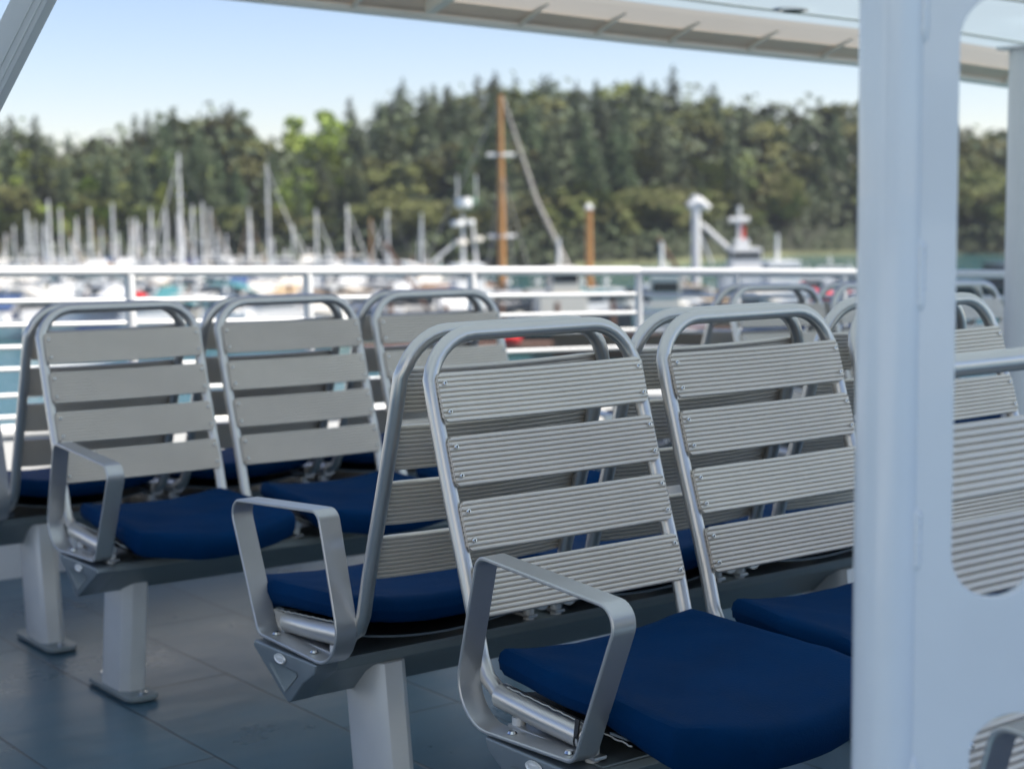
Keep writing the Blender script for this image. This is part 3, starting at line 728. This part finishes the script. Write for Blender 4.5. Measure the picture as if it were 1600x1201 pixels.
# ------------------------------------------------------------------ boats
def pm(name, c, r=.35, **k): return mat(name, c, r, **k)
M['hullw'] = pm('white_hull', (.78, .78, .76), .25); M['hullb'] = pm('blue_hull', (.02, .06, .20), .25); M['hulld'] = pm('dark_hull', (.03, .035, .045), .3)
M['cabin'] = pm('cream_cabin', (.70, .66, .58), .4); M['glass'] = pm('dark_window', (.02, .025, .03), .08); M['mast'] = mat('mast_metal', (.78, .78, .77), .35)
M['wood'] = pm('varnished_wood', (.42, .21, .07), .35); M['cov_b'] = pm('blue_sail_cover', (.04, .08, .19), .8); M['cov_t'] = pm('tan_sail_cover', (.45, .33, .2), .8)
M['jib'] = pm('weathered_sail', (.42, .39, .35), .8); M['red'] = pm('red_paint', (.55, .02, .02), .35); M['teal'] = pm('teal_canvas', (.06, .22, .24), .8); M['rope'] = pm('rigging_wire', (.35, .35, .34), .4); M['dock'] = pm('dock_planks', (.38, .33, .27), .8)
M['plank'] = pm('brown_timber', (.16, .09, .06), .7); M['green'] = pm('green_paint', (.05, .16, .10), .5)
def hull(mb, L, B, h, k=0, bow=1.0, sheer=.25):
    n = 12; vs = []
    for i in range(n+1):
        t = i/n; w = B/2*(1-(max(0, t-.35)/.65)**2.2)*(.82+.18*min(1, t*4)); zt = h*(1+sheer*(t-.4)**2*2); x = -L/2+L*t
        vs += [(x, w, zt), (x-.0, w*.86, h*.35), (x-(t**3)*L*.06, w*.35, -.25), (x-(t**3)*L*.06, -w*.35, -.25), (x, -w*.86, h*.35), (x, -w, zt)]
    fs = [(i*6+j, i*6+6+j, i*6+7+j, i*6+1+j) for i in range(n) for j in range(5)]+[(0, 1, 2, 3, 4, 5)]+[(i*6+5, i*6+11, i*6+6, i*6) for i in range(n)]
    mb.add(vs, fs, k)
def sailboat(px, d, mh, hm='hullw', cov='cov_b', rz=None, L=None, wood=False, label=None, thick=1.0):
    L = L or max(6.5, mh*.8); p = ground(px, d, ZW); rz = rnd.uniform(0, 6.28) if rz is None else rz
    root = empty('sailboat', p, rz, label=label, cat='sailboat', group='sailboats moored in the marina'); mk = M['wood'] if wood else M['mast']
    mb = MB(); hull(mb, L, L*.3, .95); h = mb.build('hull', M[hm], root)
    mb = MB(); mb.prism([(-L*.12, L*.09, .95), (L*.2, L*.07, 1.0), (L*.2, -L*.07, 1.0), (-L*.12, -L*.09, .95)], (0, 0, .48)); cb = mb.build('cabin', M['cabin'] if wood else M['hullw'], root, smooth=False, bevel=.05)
    mb = MB()
    for sg in (-1, 1): mb.box((-L*.08, sg*L*.083-.02, 1.12), (L*.13, sg*L*.083+.02, 1.3))
    mb.build('window', M['glass'], cb)
    x0 = L*.1; mb = MB(); mb.tube([(x0, 0, 1), (x0, 0, mh*.6), (x0, 0, mh)], [.085*thick, .075*thick, .055*thick], 8); ms = mb.build('mast', mk, root)
    mb = MB()
    for f in ((.55,) if mh < 11 else (.42, .72)): mb.tube([(x0, -mh*.07, mh*f), (x0, mh*.07, mh*f)], .03*thick, 6)
    mb.build('spreader', mk, ms)
    mb = MB(); mb.tube([(x0, 0, 2.0), (-L*.36, 0, 1.95)], .06, 6); bo = mb.build('boom', mk, root)
    mb = MB(); mb.tube([(x0-.15, 0, 2.17), (0, 0, 2.2), (-L*.34, 0, 2.1)], [.13, .19, .1], 8); mb.build('sail_cover', M[cov], bo)
    mb = MB()
    for a, b in (((x0, 0, mh), (-L*.48, 0, 1.1)), ((x0, 0, mh*.55), (x0, L*.13, 1)), ((x0, 0, mh*.55), (x0, -L*.13, 1)), ((x0, 0, mh*.97), (x0, L*.14, 1)), ((x0, 0, mh*.97), (x0, -L*.14, 1))): mb.tube([a, b], .012, 4)
    mb.build('rigging', M['rope'], root)
    mb = MB(); mb.tube([(x0, 0, mh*.96), (L*.48, 0, 1.25)], [.03, .075], 6); mb.build('furled_jib', M['hullw'] if rnd.random() < .6 else M['cov_t'], root)
    return root
def mheight(px, py, d): return zat(px, py, d)-ZW
MASTS = [(15, 365, 205), (37, 330, 178), (48, 345, 196), (75, 312, 168), (83, 326, 190), (120, 340, 200), (133, 325, 182), (175, 318, 172), (197, 342, 205), (224, 348, 212), (238, 325, 188), (262, 328, 178), (269, 334, 204), (298, 240, 160), (306, 320, 198), (313, 316, 176), (319, 325, 210), (341, 358, 215), (382, 347, 196), (395, 325, 186), (483, 327, 180), (531, 320, 172), (615, 327, 176), (660, 333, 196), (28, 352, 212), (148, 356, 214), (215, 340, 170), (448, 350, 212), (56, 350, 150), (184, 362, 216), (284, 345, 214), (-20, 330, 180), (-60, 345, 190), (105, 372, 218), (352, 366, 218), (430, 372, 214)]
side = ['far left group', 'left', 'centre left', 'centre']
for i, (px, py, d) in enumerate(MASTS):
    sailboat(px, d, mheight(px, py, d), rnd.choice(['hullw', 'hullw', 'hullw', 'hullb', 'hulld']), rnd.choice(['cov_b', 'cov_b', 'cov_t', 'teal', 'hullw']), thick=1.6,
             label='tall-masted white sailboat at left, its metal mast rising above the others' if px == 298 else 'blurred sailboat with a bare metal mast, moored among others in the marina')
sailboat(400, 165, mheight(400, 255, 165), 'hullw', 'cov_b', rz=YAW-R_(62), L=12, label='sailboat left of centre with a thick furled jib slanting down to the right', thick=1.3)
sb = sailboat(568, 170, mheight(565, 340, 170), 'hulld', 'cov_t', rz=YAW-R_(80), wood=True, label='small wooden-masted sailboat left of the boat with radar gear', thick=1.2)

# tall gaff schooner with orange wooden mast
def schooner():
    d = 125; p = ground(783, d, ZW); mh = mheight(790, 148, d); k = d/FPX
    root = empty('wooden_schooner', p, YAW-R_(84), label='wooden schooner whose tall orange mast stands highest above the railing', cat='schooner')
    L = 15; mb = MB(); hull(mb, L, 4, 1.5, sheer=.5); mb.build('hull', M['hulld'], root)
    mb = MB(); mb.prism([(-4, 1, 1.5), (1, 1, 1.5), (1, -1, 1.5), (-4, -1, 1.5)], (0, 0, .8)); cb = mb.build('cabin', M['wood'], root, smooth=False, bevel=.06)
    mb = MB()
    for sg in (-1, 1):
        for x in (-3.4, -2.2, -1.0): mb.box((x, sg*1.0-.02, 1.75), (x+.6, sg*1.0+.02, 2.05))
    mb.build('window', M['glass'], cb)
    mb = MB(); mb.tube([(0, 0, 1), (0, 0, mh*.5), (0, 0, mh*.93)], [.30, .27, .17], 10); mb.tube([(0, 0, mh*.9), (0, 0, mh)], [.2, .22], 8); ms = mb.build('mast', M['wood'], root)
    for zf in (zat(790, 242, d)-ZW, zat(785, 369, d)-ZW):
        mb = MB(); mb.tube([(-1.0, 0, zf), (1.05, 0, zf)], .13, 8); mb.tube([(0, -1, zf), (0, 1, zf)], .1, 8); mb.build('crosstree', M['hullw'], ms)
    mb = MB(); mb.tube([(.2, 0, mh*.99), (2.6, 0, mh*.55), (5.3, 0, 3.6)], [.07, .14, .16], 8); mb.build('furled_jib', M['jib'], root)
    mb = MB(); mb.tube([(.2, 0, 3.1), (-6.5, 0, 3.0)], .16, 8); mb.build('boom', M['wood'], root)
    mb = MB()
    for a, b in (((0, 0, mh*.97), (-7.2, 0, 1.8)), ((0, 0, mh*.7), (-1.2, 1.9, 1.5)), ((0, 0, mh*.7), (1.0, -1.9, 1.5)), ((0, 0, mh*.7), (2.6, 0, 1.9)), ((0, 0, mh*.45), (-2.4, 0, 1.5))): mb.tube([a, b], .028, 4)
    mb.build('rigging', M['rope'], root)
    mb = MB(); mb.tube([(5, 0, 1.9), (8.6, 0, 2.5)], [.14, .08], 8); mb.build('bowsprit', M['wood'], root)
schooner()
d = 128; p = ground(920, d, ZW); mh = mheight(921, 318, d)
mb = MB(); mb.tube([(0, 0, -3), (0, 0, mh*.95)], [.34, .24], 12); pl = empty('mooring_pile', p, label='tall timber mooring pile with a white cap, right of the tall schooner', cat='pile')
mb.build('shaft', M['wood'], pl); mb = MB(); mb.tube([(0, 0, mh*.95), (0, 0, mh*.97), (0, 0, mh)], [.3, .32, .05], 12); mb.build('cap', M['hullw'], pl)

def workboat(px, d, rz, L, hm, label, cm='hullw', mast=0, name='fishing_boat', kit=0):
    p = ground(px, d, ZW); root = empty(name, p, rz, label=label, cat='fishing boat'); mb = MB(); hull(mb, L, L*.3, 1.5, sheer=.7); mb.build('hull', M[hm], root)
    mb = MB(); mb.box((-L*.05, -L*.1, 1.5), (L*.22, L*.1, 3.2)); mb.box((L*.02, -L*.09, 3.2), (L*.18, L*.09, 4.9)); cb = mb.build('wheelhouse', M[cm], root, smooth=False, bevel=.06)
    mb = MB(); mb.box((L*.03, -L*.092, 3.9), (L*.17, L*.092, 4.5)); mb.box((L*.018, -L*.08, 3.9), (L*.182, L*.08, 4.5)); mb.build('window', M['glass'], cb, smooth=False)
    mb = MB(); mb.tube([(L*.08, 0, 4.8), (L*.08, 0, 4.8+max(2, mast))], [.16, .1], 8); ms = mb.build('mast', M['hullw'], root)
    return root, ms, L
# boat with radar platform (x ~ 710)
d = 120; r1, ms, L = workboat(700, d, YAW-R_(75), 13, 'hulld', 'dark fishing boat with white radar gear on a mast, left of the tall schooner', mast=mheight(712, 335, d)-4.8)
zt = mheight(710, 318, d)
for dx, z0, rr, hh, mm in ((.1, zt-.35, .62, .75, 'hullw'), (.75, zt-.1, .26, .5, 'green'), (-.4, zt-1.6, .5, .4, 'hullw'), (.5, zt-1.5, .4, .35, 'hullw'), (1.0, zt-2.7, .5, .35, 'cabin'), (-.2, zt-2.9, .55, .3, 'cabin')):
    mb = MB(); mb.tube([(L*.08+dx, 0, z0), (L*.08+dx, 0, z0+hh*.3), (L*.08+dx, 0, z0+hh)], [rr*.8, rr, rr*.85], 14); mb.build('radar_dome' if rr > .3 else 'antenna', M[mm], ms)
mb = MB()
for x in (-.35, 1.0): mb.tube([(L*.08+x, 0, zt), (L*.08+x, 0, zt+2.0)], .05, 6)
mb.build('whip_antenna', M['mast'], ms)
mb = MB(); mb.tube([(L*.08-2.3, 0, 5), (L*.08-.2, 0, zt-2.5)], .09, 6); mb.tube([(L*.08+1.0, 0, 4.5), (L*.08+.7, 0, zt-1.2)], .10, 6); mb.build('brace', M['mast'], ms)
mb = MB(); mb.tube([(-1.5, 0, 1.5), (-4.6, 0, 6.5)], .12, 6); mb.build('boom', M['plank'], r1)
# white seiner with big column and booms (x ~ 1090)
d = 135; p = ground(1110, d, ZW); rs = empty('purse_seiner', p, YAW-R_(88), label='white seiner with a thick white mast, slanting booms and power block, left of the pillar', cat='fishing boat'); L = 15
mb = MB(); hull(mb, L, 4.6, 1.9, sheer=.6); mb.build('hull', M['hulld'], rs)
mb = MB(); mb.box((.8, -1.7, 1.9), (5.0, 1.7, 3.7)); mb.box((1.5, -1.3, 3.7), (3.9, 1.3, 5.3)); mb.box((1.9, -.7, 5.3), (3.0, .7, 6.0)); cb = mb.build('wheelhouse', M['hullw'], rs, smooth=False, bevel=.08)
mb = MB(); mb.box((1.48, -1.2, 4.5), (3.92, 1.2, 5.0)); mb.box((1.6, -1.32, 4.5), (3.8, 1.32, 5.0)); mb.build('window', M['glass'], cb, smooth=False)
zt = mheight(1088, 322, d); mb = MB(); mb.tube([(-1.15, 0, 1.9), (-1.15, 0, zt)], .36, 16); ms = mb.build('mast', M['hullw'], rs)
mb = MB(); mb.tube([(-1.75, 0, zt), (-.9, 0, zt+.35), (-.1, 0, zt-.2)], [.34, .46, .26], 10); mb.tube([(-1.3, 0, zt+.2), (-1.3, 0, zt+.9)], .25, 8); mb.build('power_block', M['hullw'], ms)
mb = MB(); mb.tube([(-.7, 0, zt-1.4), (2.2, 0, 4.6)], [.16, .2], 8); mb.tube([(-.9, 0, zt-2), (.2, 0, 4)], .09, 6); mb.build('stay', M['mast'], ms)
mb = MB(); mb.tube([(-1.8, 0, 2.4), (-4.2, 0, mheight(1052, 370, d))], [.16, .12], 8); mb.build('boom', M['plank'], rs)
zt2 = mheight(1140, 322, d); mb = MB(); mb.tube([(2.3, 0, 5.9), (2.3, 0, zt2)], .16, 8); mb.tube([(1.5, 0, zt2-1.1), (3.1, 0, zt2-1.1)], .22, 8); m2 = mb.build('radar_mast', M['hullw'], rs)
mb = MB(); mb.tube([(2.6, 0, zt2-2.6), (2.6, 0, zt2-1.5)], .16, 8); mb.build('flag', M['red'], m2)

# motor cruisers: white, crowded on the left
def cruiser(px, d, rz, L, hm, cov, label):
    p = ground(px, d, ZW); root = empty('motor_cruiser', p, rz, label=label, cat='motorboat', group='motorboats moored in the marina'); mb = MB(); hull(mb, L, L*.33, 1.15, sheer=.4); mb.build('hull', M[hm], root)
    mb = MB(); mb.prism([(-L*.28, L*.12, 1.1), (L*.22, L*.1, 1.1), (L*.22, -L*.1, 1.1), (-L*.28, -L*.12, 1.1)], (0, 0, .7)); mb.prism([(-L*.22, L*.11, 1.8), (L*.08, L*.1, 1.8), (L*.08, -L*.1, 1.8), (-L*.22, -L*.11, 1.8)], (0, 0, .9))
    cb = mb.build('cabin', M['hullw'], root, smooth=False, bevel=.05)
    mb = MB(); mb.box((-L*.2, -L*.112, 2.0), (L*.085, L*.112, 2.45)); mb.build('window', M['glass'], cb, smooth=False)
    mb = MB(); mb.prism([(-L*.46, L*.12, 2.0), (-L*.2, L*.12, 2.75), (L*.02, L*.12, 2.78), (-L*.2, L*.12, 2.6)], (0, -L*.24, 0)); mb.build('canvas_top', M[cov], root, smooth=False)
    mb = MB(); mb.tube([(-L*.05, 0, 2.7), (-L*.05, 0, 3.9)], .04, 6); mb.tube([(-L*.05, 0, 3.2), (-L*.05, 0, 3.45)], .22, 10); mb.build('radar_arch', M['hullw'], root)
rows = [(0, 122), (1, 138), (2, 152), (3, 168), (4, 186), (5, 204)]
ccol = ['teal', 'cov_b', 'cov_t', 'hullw', 'hullw', 'cabin', 'hullw', 'hulld', 'cov_t', 'hullw', 'cabin', 'cabin', 'hullw', 'teal']
for ri, d in rows:
    step = 50*122/d; px = -60+rnd.uniform(0, 30); lim = (1010, 720, 700, 700, 620, 560)[ri]
    while px < lim:
        if rnd.random() < .97: cruiser(px, d+rnd.uniform(-4, 4), YAW+rnd.choice([0, math.pi, R_(90), R_(-90)])+rnd.uniform(-.25, .25), rnd.uniform(6.5, 10.5), rnd.choice(['hullw', 'hullw', 'hullw', 'hullw', 'hullb', 'cabin', 'hullw']), rnd.choice(ccol), 'blurred white motorboat moored in the marina beyond the railing')
        px += step*rnd.uniform(.7, 1.35)
for px, d in ((1035, 150), (1062, 128), (1225, 150), (1255, 138), (1290, 158), (1322, 142), (1160, 116), (1100, 110), (1345, 120)):
    cruiser(px, d, YAW+R_(90)+rnd.uniform(-.3, .3), rnd.uniform(6, 9), rnd.choice(['hullw', 'cabin', 'hullb', 'hullw']), rnd.choice(['cov_t', 'hullw', 'cabin']), 'blurred small motorboat beyond the side railing, among the moorings near the white seiner')
# floating docks
for k, (x0, x1, d) in enumerate(((-120, 1010, 130), (-120, 740, 160), (-120, 700, 195), (560, 1180, 104))):
    a = ground(x0, d, ZW); b = ground(x1, d, ZW); root = empty('floating_dock', a, label=['timber floating dock in the nearer row of boats', 'timber floating dock in the middle row of boats', 'timber floating dock in the farthest row of boats', 'brown timber dock nearest the ferry, below the tall schooner'][k], cat='dock')
    dv = (b-a); nn = Vector((-dv.y, dv.x, 0)).normalized()*1.1; mb = MB(); mb.prism([Vector((0, 0, .1))+nn, Vector((0, 0, .1))-nn, Vector((0, 0, .1))-nn+dv, Vector((0, 0, .1))+nn+dv], (0, 0, .5)); mb.build('decking', M['dock'] if k < 3 else M['plank'], root, smooth=False)
    for q in range(7):
        c = dv*((q+.5)/7)+nn*1.15; mb = MB(); mb.tube([c+Vector((0, 0, -2)), c+Vector((0, 0, 3.0))], .17, 8); mb.build('pile', M['plank'], root)
workboat(850, 112, YAW-R_(80), 12, 'hulld', 'dark work boat moored beside the brown dock below the schooner', 'cabin')
workboat(1010, 100, YAW-R_(95), 11, 'plank', 'brown wooden work boat right of the schooner, low over the water', 'cabin')
workboat(1190, 118, YAW-R_(86), 14, 'hullb', 'dark blue fishing boat moored right of the white seiner', 'hullw')
workboat(1580, 150, YAW-R_(88), 30, 'hulld', 'long dark hulled vessel seen through the slot of the pillar', 'hulld')
for px, d, z in ((1232, 124, 2.2), (1250, 125, 2.5), (1272, 124, 2.1), (1292, 124, 2.0), (1330, 125, 2.2), (793, 100, 1.2), (212, 120, 2.6)):
    c = ground(px, d, ZW+z); rt = empty('fender_float', c,  label='round red float hanging at the dock edge beyond the railing', cat='float', group='red floats along the docks'); mb = MB(); n = 10
    mb.tube([(0, 0, -.5), (0, 0, -.42), (0, 0, -.2), (0, 0, .1), (0, 0, .35), (0, 0, .5), (0, 0, .58)], [.06, .4, .7, .78, .5, .16, .08], 14); mb.build('float', M['red'], rt); mb = MB(); mb.tube([(0, 0, .55), (0, 0, 1.0)], .05, 6); mb.build('rope', M['rope'], rt)
a = ground(1150, 126, ZW); b = ground(1480, 126, ZW); root = empty('fuel_pier', a, label='dark pier hung with red floats, behind the small distant benches', cat='pier'); dv = b-a; nn = Vector((-dv.y, dv.x, 0)).normalized()*1.3
mb = MB(); mb.prism([nn, -nn, -nn+dv, nn+dv], (0, 0, 1.5)); mb.build('decking', M['plank'], root, smooth=False)
for q in range(8):
    c = dv*((q+.3)/8)-nn*1.1; mb = MB(); mb.tube([c+Vector((0, 0, -2)), c+Vector((0, 0, 2.6))], .2, 8); mb.build('pile', M['hulld'], root)
print('objects', len(bpy.data.objects), 'firs', nf, 'leaf', nb)

# ------------------------------------------------------------------ harbour haze
mb = MB(); mb.box((-260, -40, ZW-3), (420, 520, 34)); hz = mb.build('haze', [], smooth=False)
hm = bpy.data.materials.new('haze_air'); hm.use_nodes = True; n = hm.node_tree; n.nodes.clear()
vo = n.nodes.new('ShaderNodeVolumePrincipled'); vo.inputs['Color'].default_value = (.86, .92, 1, 1); vo.inputs['Density'].default_value = .0002; vo.inputs['Anisotropy'].default_value = .2
ot = n.nodes.new('ShaderNodeOutputMaterial'); n.links.new(vo.outputs[0], ot.inputs['Volume']); hz.data.materials.append(hm)
tag(hz, 'thin sea haze over the harbour', 'haze', kind='stuff')
